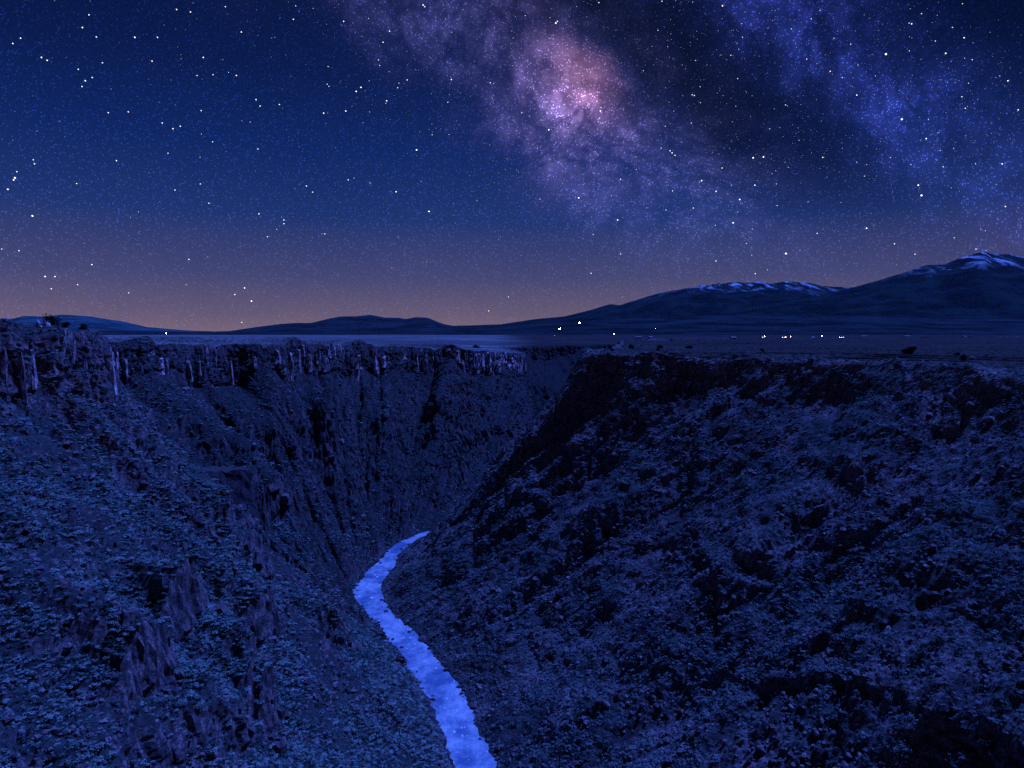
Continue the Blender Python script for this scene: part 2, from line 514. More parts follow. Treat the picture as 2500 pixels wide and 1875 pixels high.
def wall(rows, side, spacing, seed):
    rows = np.array(rows, float)
    n = len(rows)
    s_d = np.linspace(0, n - 1, 20000)
    A = catmull(rows, s_d)
    seg = np.hypot(np.diff(A[:, 0]), np.diff(A[:, 1]))
    mid = A[:-1]
    d = np.maximum(np.hypot(mid[:, 0], mid[:, 1]), 200)
    step = spacing * np.clip(d / 330.0, 0.9, 12)
    step = np.where(mid[:, 1] < 90, 6.0, step)
    cum = np.concatenate([[0], np.cumsum(seg / step)])
    s = np.interp(np.arange(0, cum[-1], 1.0), cum, s_d)
    A = catmull(rows, s)
    m = len(s)
    arc = np.concatenate([[0], np.cumsum(np.hypot(np.diff(A[:, 0]), np.diff(A[:, 1])))])
    rim, bank = A[:, :2], A[:, 3:5].copy()
    arcb = np.concatenate([[0], np.cumsum(np.hypot(np.diff(bank[:, 0]), np.diff(bank[:, 1])))])
    rag = 3.2 * fbm(arcb / 16.0, 0.5, 0.5, 4, seed + 61, 0.6) + 2.2 * fbm(arcb / 3.5, 1.5, 0.5, 3, seed + 66)
    bn = bank - rim
    bn /= np.linalg.norm(bn, axis=1, keepdims=True)
    bank = bank + bn * (np.clip(rag, -5, 2.5) - 1.0)[:, None]
    cross = bank - rim
    width = np.linalg.norm(cross, axis=1)
    cdir = cross / width[:, None]
    # buttresses and gullies push the rim in and out
    butt = 20.0 * fbm(arc / 75.0, 0.3, 0.7, 3, seed, 0.45) + 5.0 * fbm(arc / 17.0, 5.3, 0.7, 2, seed + 9)
    if side == 'R':
        butt *= 0.8
    hc = (27 if side == 'L' else 5) + (17 if side == 'L' else 7) * fbm(arc / 34.0, 1.0, 2.0, 3, seed + 3)          # cliff height
    hb = np.clip(10 + 16 * fbm(arc / 45.0, 3.0, 2.0, 3, seed + 5), 0, 30) * (0.8 if side == 'L' else 0.22)  # lower cliff band
    pb = 0.46 + 0.16 * fbm(arc / 60.0, 9.0, 2.0, 2, seed + 7)
    zr = A[:, 2] + np.where(np.hypot(A[:, 0], A[:, 1]) < 1500, 1.0, 0.3) * (1.6 * fbm(arc / 14.0, 0.2, 0.9, 3, seed + 71) + 1.0 * fbm(arc / 4.0, 0.2, 0.9, 2, seed + 75))
    if side == 'L':
        zr = zr - 7.0 * sstep(0.22, 0.6, fbm(arc / 30.0, 0.7, 0.4, 3, seed + 81)) * sstep(7.2, 8.0, s) * (1 - sstep(13, 14, s))
        hc = hc + 7.0 * sstep(3.2, 3.9, s) * (1 - sstep(6.4, 7.0, s))
    D = zr - RIVER_Z
    U = 500
    u = np.linspace(0, 1, U)[None, :]
    wm = width[:, None]
    h = u * wm                                             # horizontal metres from the rim
    ucl = 7.0 / wm
    drop_c = hc[:, None] * ((0.55 * sstep(0, 2.4, h) + 0.45 * sstep(3.2, 6.0, h)) if side == 'L' else sstep(0, 22.0, h))
    drop_b = hb[:, None] * sstep(pb[:, None] - 0.012, pb[:, None] + 0.014, u)
    rest = (D - hc - hb)[:, None]
    g = np.clip((u - ucl) / (1 - ucl), 0, 1)
    g = 0.30 * g + 0.70 * (1 - (1 - g) ** 1.35)
    z = zr[:, None] - drop_c - drop_b - rest * g
    # resample by arc length
    ds = np.hypot(np.diff(h, axis=1), np.diff(z, axis=1))
    L = np.concatenate([np.zeros((m, 1)), np.cumsum(ds, axis=1)], 1)
    nt = int(np.median(L[:, -1]) / (spacing * 1.05))
    H2 = np.empty((m, nt))
    Z2 = np.empty((m, nt))
    for i in range(m):
        q = np.linspace(0, L[i, -1], nt)
        H2[i] = np.interp(q, L[i], h[i])
        Z2[i] = np.interp(q, L[i], z[i])
    fade = 1 - np.clip(H2 / width[:, None], 0, 1)
    shift = butt[:, None] * np.sqrt(fade)
    X = rim[:, :1] + cdir[:, :1] * (H2 + shift)
    Y = rim[:, 1:] + cdir[:, 1:] * (H2 + shift)
    Z = Z2.copy()
    # benches
    for lst in ((SPURS, RIDGES_L) if side == 'L' else (RIDGES_R,)):
        for a, b, hh, hw in lst:
            a, b = np.array(a, float), np.array(b, float)
            ax = b - a
            ln = np.linalg.norm(ax)
            ax /= ln
            wx = X + 3.5 * fbm(X / 14, Y / 14, 0.5, 3, seed + 21)
            wy = Y + 3.5 * fbm(X / 14, Y / 14, 7.5, 3, seed + 22)
            al = (wx - a[0]) * ax[0] + (wy - a[1]) * ax[1]
            ac = -(wx - a[0]) * ax[1] + (wy - a[1]) * ax[0]
            ac = np.where(ac > 0, ac * 1.5, -ac * 0.8) if side == 'L' else np.abs(ac)
            lat = 1 - sstep(hw * 0.18, hw, ac)
            if lst is SPURS:
                Z += hh * 1.15 * np.clip(al / ln, 0, 1) ** 1.2 * (1 - sstep(ln - 1.5, ln + 3.0, al)) * lat
            else:
                Z += hh * np.sin(np.pi * np.clip(al / ln, 0, 1)) ** 0.9 * lat
    if side == 'L':
        midw = sstep(6.8, 8.2, s)[:, None]
        rl_ = fbm((arc[:, None] + (0.15 + 0.45 * midw) * H2) / (42.0 + 24 * midw), H2 / 320.0, 0.2, 4, seed + 31, 0.45, True)
        Z += (8.0 + 9.0 * midw) * rl_ * np.sin(np.pi * np.clip(H2 / width[:, None], 0, 1)) ** 0.7
    if side == 'R':
        ribs = fbm(arc[:, None] / 30.0 + 0 * Z, H2 / 160.0, 0.2, 4, seed + 31, 0.55, True)
        Z += 7.0 * ribs * np.sin(np.pi * np.clip(H2 / width[:, None], 0, 1)) ** 0.7
        wx = X + 10 * fbm(X / 45, Y / 45, 0.5, 3, seed + 21)
        wy = Y + 10 * fbm(X / 45, Y / 45, 7.5, 3, seed + 22)
        led = vnoise(wx / 40, wy / 40, 0.1, seed + 33)
        Z += 3 * sstep(0.0, 0.3, led) * np.sin(np.pi * np.clip(H2 / width[:, None], 0, 1)) ** 0.5
    P = np.stack([X, Y, Z], -1)
    # normals of the smooth wall, then rough it
    du = np.gradient(P, axis=0)
    dv = np.gradient(P, axis=1)
    N = np.cross(du, dv)
    N /= np.linalg.norm(N, axis=-1, keepdims=True) + 1e-9
    N *= np.where(N[..., 2:] < 0, -1, 1)
    steep = 1 - sstep(0.35, 0.75, N[..., 2])
    edge = np.clip(np.minimum(H2 / 1.0, 1.0), 0, 1)
    bankf = sstep(0, 12, width[:, None] - H2) * 0.8 + 0.2
    dsl = (8.0 if side == 'L' else 4.2) * fbm(X / 32, Y / 32, Z / 32, 3, seed + 41) + 3.4 * fbm(X / 11, Y / 11, Z / 11, 4, seed + 45, 0.6)
    dro = 2.6 * fbm(X / 5.5, Y / 5.5, Z / 46, 3, seed + 51, 0.55, True) + 1.3 * fbm(X / 11, Y / 11, Z / 5, 3, seed + 55) + 1.1 * fbm(X / 3.0, Y / 3.0, Z / 4.0, 2, seed + 58, 0.6, True)
    disp = (dsl * (1 - 0.5 * steep) + dro * steep) * bankf * edge
    P = P + N * disp[..., None]
    info = dict(arc=arc, rim=rim, cdir=cdir, butt=butt, zr=zr, hc=hc, s=s, width=width)
    return P, info


PL, IL = wall(LEFT, 'L', 1.0, 100)
PR, IR = wall(RIGHT, 'R', 1.0, 300)


def bed(P, cx):
    """carry the wall on under the water to mid river"""
    last = P[:, -1]
    out = [last]
    for k, (f, dz_) in enumerate(((5, -1.2), (10, -2.4), (14, -3.0))):
        q = last.copy()
        q[:, 0] += cx[:, 0] * f
        q[:, 1] += cx[:, 1] * f
        q[:, 2] = RIVER_Z + dz_
        out.append(q)
    return np.concatenate([P, np.stack(out[1:], 1)], 1)


BL = bed(PL, IL['cdir'])
KT = int(np.searchsorted(IL['s'], 16.7))                  # the headland: beyond it the gorge turns away and its wall is darkened as if in shade
KM = int(np.searchsorted(IL['s'], 7.5))
w_left = link('gorge_wall', grid_mesh('gorge_wall', BL[:KM + 1], flip=False), M_TERR, kind='structure',
              label='near wall of the gorge with rock noses and shrub slopes')
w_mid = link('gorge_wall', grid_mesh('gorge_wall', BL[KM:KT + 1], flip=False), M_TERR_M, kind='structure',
             label='long wall of the gorge running from the near mesa to the headland painted as moonlit')
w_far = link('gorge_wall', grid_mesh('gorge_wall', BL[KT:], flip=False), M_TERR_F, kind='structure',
             label='far wall of the gorge, coloured as in shade, behind the headland')
w_right = link('gorge_wall', grid_mesh('gorge_wall', bed(PR, IR['cdir']), flip=True), M_TERR_R, kind='structure',
               label='dark wall of the gorge, a scrubby slope below a smooth rim')


# ------------------------------------------------------------------ plateau on both sides, out to the horizon
def plateau(name, P, info, far_pts, side, seed, label):
    rim = P[:, 0]
    m = len(rim)
    keep = np.arange(0, m)
    arc = info['arc']
    fs = np.interp(arc, np.linspace(0, arc[-1], len(far_pts)), np.arange(len(far_pts)))
    far = catmull(np.array(far_pts, float), fs)
    dist = np.concatenate([[0], np.geomspace(1.2, 24000, 70)])
    vec = far - rim[:, :2]
    ln = np.linalg.norm(vec, axis=1, keepdims=True)
    vec /= ln
    out = -info['cdir']
    rows = []
    for k, dd in enumerate(dist):
        w = sstep(0, 260, np.array([dd]))[0]
        dv = out * (1 - w) + vec * w
        dv /= np.linalg.norm(dv, axis=1, keepdims=True) + 1e-9
        dl = np.minimum(dd, ln[:, 0])
        # neighbouring rows are smoothed together so the fan does not fold
        xy = rim[:, :2] + dv * dl[:, None]
        if dd > 20:
            kk = int(min(60, dd / 8)) | 1
            pad = kk // 2
            xp = np.pad(xy, ((pad, pad), (0, 0)), mode='edge')
            cs = np.cumsum(np.concatenate([np.zeros((1, 2)), xp]), 0)
            xy = (cs[kk:] - cs[:-kk]) / kk
        z0 = rim[:, 2]
        x, y = xy[:, 0], xy[:, 1]
        r = np.hypot(x, y)
        if side == 'L':
            rise = 4.5 * sstep(3, 60, np.array([dd]))[0] * sstep(400, 320, y) * sstep(-150, -190, x)
            ztar = -9.0 + 0 * x
        else:
            rise = 0 * x
            ztar = -12.5 + 0 * x
        wz = sstep(30, 600, np.array([dd]))[0]
        z = z0 * (1 - wz) + ztar * wz + rise * (1 - wz)
        amp = min(1.0, dd / 25.0)
        z = z + amp * (0.8 * fbm(x / 40, y / 40, 0.3, 3, seed) + 1.0 * fbm(x / 220, y / 220, 0.6, 3, seed + 4)) + min(1, dd / 3) * 0.25 * fbm(x / 4, y / 4, 0.1, 3, seed + 8)
        rows.append(np.stack([x, y, z], -1))
    G = np.stack(rows, 1)
    return link(name, grid_mesh(name, G, flip=(side == 'L')), M_PLAIN, kind='structure', label=label), G


far_l = [(-9000, -20000), (-20000, -9000), (-22000, 2000), (-19000, 12000), (-13000, 18500), (-6000, 22000), (0, 23500), (7000, 22500), (14000, 18000), (20000, 15000)]
far_r = [(4000, -20000), (16000, -16000), (21000, -9000), (22000, -3000), (22000, 2000), (21500, 5000), (21000, 8000), (20000, 10500), (19500, 13000)]
pl_l, GL = plateau('plateau', PL, IL, far_l, 'L', 500, 'pale grassy mesa top beyond the cliff rim')
pl_r, GR = plateau('plateau', PR, IR, far_r, 'R', 600, 'dark scrubby mesa top beyond the smooth rim')

# ------------------------------------------------------------------ river
LB = catmull(np.array(LEFT, float), np.linspace(0, len(LEFT) - 1, 900))[:, 3:5]
RB = catmull(np.array(RIGHT, float), np.linspace(0, len(RIGHT) - 1, 900))[:, 3:5]
rv = []
for k in range(len(LB)):
    a = LB[k]
    j = np.argmin(((RB - a) ** 2).sum(1))
    b = RB[j]
    dv = (b - a) / (np.linalg.norm(b - a) + 1e-6)
    tt = np.linspace(-0.0, 1.0, 14)[:, None]
    a2, b2 = a - dv * 9, b + dv * 9
    xy = a2 + (b2 - a2) * tt
    z = RIVER_Z + 0.12 * fbm(xy[:, 0] / 3.0, xy[:, 1] / 3.0, 0.2, 3, 77)
    rv.append(np.column_stack([xy, z]))
river = link('river', grid_mesh('river', np.stack(rv), smooth=True), M_WATER, kind='structure',
             label='bright blue river winding along the gorge floor')

# ------------------------------------------------------------------ mountains on the horizon
PXF = 1667.0


def ridge(name, prof, r0, rr, r1, mat, label, seed, na=420, nr=60, rough=0.16, zbase=-25.0, crest=0.02):
    """prof: (azimuth tangent, crest height as tangent of elevation)"""
    prof = np.array(prof, float)
    ta = np.linspace(prof[0, 0], prof[-1, 0], na)
    hh = np.interp(ta, prof[:, 0], prof[:, 1])
    k = max(3, na // 90) | 1
    hh = np.convolve(np.pad(hh, k // 2, mode='edge'), np.ones(k) / k, 'valid')
    rad = np.linspace(r0, r1, nr)
    TA, RD = np.meshgrid(ta, rad, indexing='ij')
    H = hh[:, None] * rr
    wob = 0.10 * (rr - r0) * fbm(TA * 9, 0.2, 0.4, 3, seed)
    q = np.where(RD < rr, (RD - r0 + wob * sstep(r0, rr, RD) * sstep(rr, rr - (rr - r0) * 0.3, RD)) / (rr - r0), 1 - (RD - rr) / (r1 - rr))
    q = np.clip(q, 0, 1)
    shape = q ** 1.25
    X, Y = TA * RD, RD
    nz = fbm(X / (0.16 * rr), Y / (0.16 * rr), 0.2, 5, seed + 3, 0.58, True)
    crestn = fbm(TA * 60, 0.3, 0.1, 4, seed + 8) * crest
    Z = zbase + (H - zbase) * (shape + rough * nz * np.sin(np.pi * np.clip(q, 0, 1)) ** 0.8 + crestn * shape)
    # keep what lies in front of the crest below the sight line to the crest
    lim = (hh[:, None] * (1 + crestn[:, :1]) - 0.0) * RD
    Z = np.where((RD < rr), np.minimum(Z, lim * (0.35 + 0.63 * sstep(r0, rr, RD)) + (zbase) * (1 - sstep(r0, rr, RD))), Z)
    return link(name, grid_mesh(name, np.stack([X, Y, Z], -1), smooth=True, flip=True), mat, kind='structure', label=label)


def tp(pts):
    """crest lists were noted in photograph pixels of a 24 mm view; turn them into azimuth / elevation tangents"""
    out = []
    p = R(4.2)
    for x, y in pts:
        X, D = (x - 1250) / PXF, -(y - 937.5) / PXF
        fy, fz = math.cos(p) + D * math.sin(p), D * math.cos(p) - math.sin(p)
        out.append((X / fy, fz / fy))
    return out


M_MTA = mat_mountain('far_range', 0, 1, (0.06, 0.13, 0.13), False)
M_MTB = mat_mountain('hill_forest', 0, 1, (0.030, 0.045, 0.045), False)
M_MTD = mat_mountain('snowy_range', 950, 1500)
M_MTE = mat_mountain('snowy_peak', 1150, 1900)
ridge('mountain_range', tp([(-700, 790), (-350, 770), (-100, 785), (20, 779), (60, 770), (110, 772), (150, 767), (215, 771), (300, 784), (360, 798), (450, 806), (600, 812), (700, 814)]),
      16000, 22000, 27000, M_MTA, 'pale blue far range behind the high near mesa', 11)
ridge('mountain_range', tp([(380, 814), (480, 810), (560, 808), (620, 799), (690, 790), (730, 788), (760, 788), (800, 778), (830, 772), (870, 772), (905, 768), (940, 775), (975, 775), (990, 779),
                            (1015, 774), (1045, 775), (1080, 790), (1105, 795), (1180, 793), (1230, 791), (1320, 800), (1450, 812)]),
      10500, 14000, 17000, M_MTB, 'low dark rounded hills between the far ranges', 12)
ridge('mountain_range', tp([(1150, 808), (1220, 792), (1300, 780), (1380, 772), (1440, 757), (1490, 742), (1515, 745), (1560, 730), (1610, 716), (1670, 704), (1730, 696), (1800, 687), (1830, 691), (1850, 688),
                            (1880, 694), (1920, 687), (1970, 691), (2010, 698), (2060, 701), (2110, 704), (2200, 720), (2320, 760), (2450, 800)]),
      12500, 18500, 23000, M_MTD, 'long snow-streaked mountain ridge behind the dark plain', 13, na=700, nr=120, rough=0.22)
ridge('mountain_range', tp([(1500, 812), (1650, 786), (1800, 757), (1930, 732), (2000, 722), (2060, 708), (2130, 688), (2200, 668), (2240, 656), (2270, 647), (2300, 645), (2340, 632), (2380, 619), (2405, 616),
                            (2430, 622), (2460, 620), (2500, 626), (2600, 640), (2800, 690), (3000, 740), (3300, 800)]),
      9500, 15500, 20000, M_MTE, 'tallest snow-capped peak of the horizon', 14, na=700, nr=120, rough=0.20)
ridge('foothills', tp([(-700, 812), (0, 811), (300, 806), (500, 811), (700, 806), (900, 800), (1100, 797), (1200, 796), (1300, 789), (1450, 781), (1600, 775), (1734, 769), (1900, 772), (2100, 768),
                       (2300, 771), (2500, 768), (2800, 770), (3300, 775)]),
      5200, 9300, 13500, M_MTB, 'dark wooded apron below the mountains', 15, na=500, nr=60, rough=0.05, crest=0.01, zbase=-22)

# ------------------------------------------------------------------ rock columns of the rim cliffs (parts of the walls)
rng = np.random.default_rng(7)


def column_mesh(seed, mat=None):
    r = np.random.default_rng(seed)
    n, rings = 7, 5
    V = []
    rad = r.uniform(0.75, 1.15, n)
    for k in range(rings):
        z = k / (rings - 1)
        tap = (1.12 - 0.35 * z) * r.uniform(0.86, 1.1)
        off = r.normal(0, 0.07, 2)
        for i in range(n):
            a = 2 * math.pi * (i + 0.25 * r.normal() * 0.5) / n
            q = rad[i] * tap * (1 + 0.12 * r.normal())
            V.append((q * math.cos(a) + off[0], q * math.sin(a) + off[1], z + (0.04 * r.normal() if k in (1, 2, 3) else (0.09 * r.normal() if k == 4 else 0))))
    F = []
    for k in range(rings - 1):
        for i in range(n):
            j = (i + 1) % n
            F.append((k * n + i, k * n + j, (k + 1) * n + j, (k + 1) * n + i))
    F.append(tuple(range((rings - 1) * n, rings * n)))
    me = poly_mesh('rock_column', V, F)
    me.materials.append(mat or M_ROCK)
    return me


COLS = [column_mesh(k) for k in range(9)]
COLS_LIT = [column_mesh(20 + k, M_ROCK_LIT) for k in range(7)]


def columns(parent, info, lo, hi, gap, P, n_max, sz, pale=0.15):  # pale: share of columns that get the painted moonlit colour
    cnt = 0
    arc = info['arc']
    a = arc[np.searchsorted(info['s'], lo)]
    end = arc[min(len(arc) - 1, np.searchsorted(info['s'], hi))]
    clump = rng.uniform(0, 100)
    while a < end and cnt < n_max:
        i = min(len(arc) - 1, np.searchsorted(arc, a))
        dens = vnoise(np.array([a / 16.0 + clump]), np.array([0.4]), np.array([0.2]), 3)[0]
        d = np.hypot(*info['rim'][i])
        a += gap * rng.uniform(0.5, 1.6) * (0.7 if dens > 0.1 else 1.8) * max(0.8, d / 480)
        off = rng.choice([2.0, 4.2, 6.5]) + rng.normal(0, 0.6) + info['butt'][i]
        base = info['rim'][i] + info['cdir'][i] * off
        hc = info['hc'][i]
        tier = rng.random()
        rw = sz * rng.uniform(0.7, 1.7) * max(0.85, (d / 480) ** 0.6)
        hgt = hc * rng.uniform(0.3, 0.75)
        zt = info['zr'][i] - rng.uniform(0.02, 0.12) * hc - (off - info['butt'][i] - 2) * 2.3
        bank_ = COLS_LIT if rng.random() < pale * (1.6 if dens > 0.1 else 0.5) else COLS
        o = link('rock_column', bank_[rng.integers(len(bank_))], None, parent)
        o.location = (base[0], base[1], zt - hgt)
        o.scale = (rw, rw * rng.uniform(0.7, 1.3), hgt)
        o.rotation_euler = (rng.normal(0, 0.05), rng.normal(0, 0.05), rng.uniform(0, 6.28))
        cnt += 1
    return cnt


columns(w_left, IL, 3.6, 5.4, 3.0, PL, 60, 1.6, 0.55)
columns(w_left, IL, 5.4, 6.7, 2.6, PL, 50, 1.5, 0.8)
columns(w_mid, IL, 7.6, 13.9, 5.0, PL, 110, 1.7, 0.3)
columns(w_mid, IL, 13.9, 16.5, 1.0, PL, 130, 1.3, 0.95)

# rock ribs standing in the benches of the left wall
class Surf:
    """nearest-vertex lookup on a wall grid"""
    def __init__(self, P):
        self.P = P.reshape(-1, 3)
        self.cell = 6.0
        k = np.floor(self.P[:, :2] / self.cell).astype(int)
        self.key = k[:, 0] * 100003 + k[:, 1]
        self.order = np.argsort(self.key, kind='stable')
        self.sk = self.key[self.order]

    def z(self, x, y):
        c = (int(math.floor(x / self.cell)), int(math.floor(y / self.cell)))
        best, bd = None, 1e9
        for i in (-1, 0, 1):
            for j in (-1, 0, 1):
                kk = (c[0] + i) * 100003 + c[1] + j
                a, b = np.searchsorted(self.sk, kk), np.searchsorted(self.sk, kk, 'right')
                if b > a:
                    q = self.P[self.order[a:b]]
                    d = ((q[:, :2] - (x, y)) ** 2).sum(1)
                    m = d.argmin()
                    if d[m] < bd:
                        bd, best = d[m], q[m, 2]
        return best


SL, SR = Surf(PL), Surf(PR)
# ------------------------------------------------------------------ shrubs


def shrub_mesh(name, seed, n_leaf, mat, flat=0.75):
    r = np.random.default_rng(seed)
    lobes = [(r.normal(0, 0.42), r.normal(0, 0.42), r.uniform(0.15, 0.55) * flat, r.uniform(0.34, 0.62)) for _ in range(6)]
    V, F = [], []
    for k in range(n_leaf):
        lx, ly, lz, lr = lobes[r.integers(len(lobes))]
        d = r.normal(size=3)
        d /= np.linalg.norm(d)
        d[2] = abs(d[2]) * 0.9 - 0.12
        c = np.array([lx, ly, lz]) + d * lr * r.uniform(0.55, 1.05) * np.array([1, 1, flat])
        c[2] = max(c[2], -0.05)
        nrm = d + np.array([0, 0, 0.45]) + r.normal(0, 0.32, 3)
        nrm /= np.linalg.norm(nrm)
        t1 = np.cross(nrm, (0.3, 0.5, 0.8))
        t1 /= np.linalg.norm(t1) + 1e-6
        t2 = np.cross(nrm, t1)
        s = r.uniform(0.08, 0.18)
        i = len(V)
        V += [c + t1 * s, c + t2 * s * 0.8 + nrm * 0.04, c - t1 * s, c - t2 * s * 0.8 + nrm * 0.04]
        F.append((i, i + 1, i + 2, i + 3))
    me = poly_mesh(name, V, F)
    me.materials.append(mat)
    return me


SHR = [shrub_mesh('shrub', 40 + k, 150, M_SAGE) for k in range(4)]
SHR_R = [shrub_mesh('shrub', 50 + k, 130, M_SAGE_R) for k in range(4)]


def scatter(P, n, seed, lo_y, hi_y, cl):
    r = np.random.default_rng(seed)
    m, k = P.shape[:2]
    du = np.gradient(P, axis=0)
    dv = np.gradient(P, axis=1)
    N = np.cross(du, dv)
    ar = np.linalg.norm(N, axis=-1)
    nz = np.abs(N[..., 2]) / (ar + 1e-9)
    X, Y, Z = P[..., 0], P[..., 1], P[..., 2]
    dn = fbm(X / 22, Y / 22, Z / 22, 3, seed) * cl + 0.5
    w = ar * sstep(0.36, 0.60, nz) * np.clip(dn, 0.04, 1.0) / np.clip(np.hypot(X, Y) / 260.0, 1, 9) ** 1.9 * (Y > lo_y) * (Y < hi_y) * (Z > RIVER_Z + 0.8)
    w = w.reshape(-1)
    idx = r.choice(len(w), n, p=w / w.sum())
    pts = P.reshape(-1, 3)[idx] + r.normal(0, 0.4, (n, 3)) * (1, 1, 0)
    return pts, r


ptsL, rl = scatter(PL[:KT], 85000, 901, 95, 1150, 1.3)
ptsR, rr_ = scatter(PR, 70000, 902, 110, 640, 1.2)
sizeL = np.clip(rl.lognormal(-0.42, 0.42, len(ptsL)), 0.3, 2.2)
sizeR = np.clip(rr_.lognormal(-0.70, 0.42, len(ptsR)), 0.22, 1.5)
pts = np.concatenate([ptsL, ptsR])
siz = np.concatenate([sizeL, sizeR])
isL = np.arange(len(pts)) < len(ptsL)
tanx = pts[:, 0] / pts[:, 1]
pz = pts[:, 2] / pts[:, 1]
inview = (np.abs(tanx) < 0.77) & (pz > -0.65)
score = np.where(inview, siz / np.linalg.norm(pts, axis=1), 0)
big = np.concatenate([np.argsort(-np.where(isL, score, 0))[:220], np.argsort(-np.where(isL, 0, score))[:80]])
kinds_l, kinds_r = bpy.data.collections.new('shrub_kinds'), bpy.data.collections.new('lifted_shrub_kinds')
for q, i in enumerate(big):
    x_, y_, z_ = pts[i]
    size = 'large' if siz[i] > 1.8 else ('medium-sized' if siz[i] > 1.35 else 'small')
    if isL[i]:
        near = min(math.hypot(x_ - b_[0], y_ - b_[1]) - w_ * 0.8 for a_, b_, h_, w_ in SPURS)
        where = ('on a rock nose jutting from the cliff-topped slope' if near < 0 else
                 'high on the cliff-topped slope under the rim cliff' if z_ > -78 else
                 'midway down the cliff-topped slope of the gorge' if z_ > -118 else 'low on the cliff-topped slope above the river')
    else:
        where = 'high on the gorge slope below the smooth rim' if z_ > -90 else 'low above the river on the slope without cliffs'
    lab = (size + ' sage-green shrub ' + where, 'shrubs ' + where)
    o = link('shrub', (SHR if isL[i] else SHR_R)[q % 4], None, label=lab[0], category='shrub', group=lab[1])
    o.location = pts[i] + (0, 0, -0.15)
    s = siz[i]
    o.scale = (s, s, s * (0.75 + 0.4 * ((q * 37) % 100) / 100))
    o.rotation_euler = (0, 0, (q * 2.399) % 6.283)
    kc = kinds_l if isL[i] else kinds_r
    if len(kc.objects) < 4:
        kc.objects.link(o)
rest = np.setdiff1d(np.arange(len(pts)), big)

def scatter_tree(kinds_c):
    gn_tree = bpy.data.node_groups.new('shrub_scatter', 'GeometryNodeTree')
    gn_tree.interface.new_socket('Geometry', in_out='INPUT', socket_type='NodeSocketGeometry')
    gn_tree.interface.new_socket('Geometry', in_out='OUTPUT', socket_type='NodeSocketGeometry')
    gi, go = gn_tree.nodes.new('NodeGroupInput'), gn_tree.nodes.new('NodeGroupOutput')
    ci = gn_tree.nodes.new('GeometryNodeCollectionInfo')
    ci.inputs['Collection'].default_value = kinds_c
    ci.inputs['Separate Children'].default_value = True
    ci.inputs['Reset Children'].default_value = True
    iop = gn_tree.nodes.new('GeometryNodeInstanceOnPoints')
    iop.inputs['Pick Instance'].default_value = True
    sca = gn_tree.nodes.new('GeometryNodeInputNamedAttribute')
    sca.data_type = 'FLOAT_VECTOR'
    sca.inputs['Name'].default_value = 'sz'
    rot = gn_tree.nodes.new('FunctionNodeRandomValue')
    rot.data_type = 'FLOAT_VECTOR'
    rot.inputs[0].default_value = (-0.15, -0.15, 0)
    rot.inputs[1].default_value = (0.15, 0.15, 6.283)
    ri = gn_tree.nodes.new('FunctionNodeRandomValue')
    ri.data_type = 'INT'
    [s for s in ri.inputs if s.name == 'Min' and s.type == 'INT'][0].default_value = 0
    [s for s in ri.inputs if s.name == 'Max' and s.type == 'INT'][0].default_value = len(kinds_c.objects) - 1
    L_ = gn_tree.links
    L_.new(gi.outputs[0], iop.inputs['Points'])
    L_.new(ci.outputs[0], iop.inputs['Instance'])
    L_.new([s for s in ri.outputs if s.type == 'INT'][0], iop.inputs['Instance Index'])
    L_.new(rot.outputs[0], iop.inputs['Rotation'])
    L_.new([s for s in sca.outputs if s.type == 'VECTOR'][0], iop.inputs['Scale'])
    L_.new(iop.outputs[0], go.inputs[0])
    return gn_tree


GN_L, GN_R = scatter_tree(kinds_l), scatter_tree(kinds_r)


def point_cloud(name, P, S, label, tree, mat, cat):
    me = bpy.data.meshes.new(name)
    me.vertices.add(len(P))
    me.vertices.foreach_set('co', P.reshape(-1).astype(np.float32))
    at = me.attributes.new('sz', 'FLOAT_VECTOR', 'POINT')
    r = np.random.default_rng(5)
    sv = np.stack([S, S, S * r.uniform(0.65, 1.1, len(S))], -1)
    at.data.foreach_set('vector', sv.reshape(-1).astype(np.float32))
    o = link(name, me, mat, kind='stuff', label=label, category=cat)
    md_ = o.modifiers.new('scatter', 'NODES')
    md_.node_group = tree
    return o


rl2, rr2 = rest[isL[rest]], rest[~isL[rest]]
point_cloud('slope_scrub', pts[rl2] + np.array([0, 0, -0.12]), siz[rl2], 'thick dark sage scrub covering the cliff-topped slope of the gorge', GN_L, M_SAGE, 'scrub')
point_cloud('slope_scrub', pts[rr2] + np.array([0, 0, -0.12]), siz[rr2], 'low scrub covering the gorge slope without cliffs', GN_R, M_SAGE_R, 'scrub')

# brush along both rims and out over the plains
def plain_pts(G, n, seed, dmin, dmax):
    r = np.random.default_rng(seed)
    q = G[:, 3:].reshape(-1, 3)
    d = np.hypot(q[:, 0], q[:, 1])
    ok = (np.abs(q[:, 0] / np.maximum(q[:, 1], 1)) < 0.8) & (q[:, 1] > 60) & (d > dmin) & (d < dmax)
    q = q[ok]
    return q[r.choice(len(q), n)] + np.column_stack([r.normal(0, 4, n), r.normal(0, 4, n), np.zeros(n)])


pp = np.concatenate([plain_pts(GL, 2500, 31, 380, 2500), plain_pts(GR, 5000, 32, 180, 2500)])
ps = np.clip(np.random.default_rng(3).lognormal(-0.5, 0.4, len(pp)), 0.3, 1.6)
point_cloud('mesa_brush', pp - np.array([0, 0, 0.1]), ps, 'sparse low brush dotted over the mesa tops', GN_L, M_SAGE, 'brush')


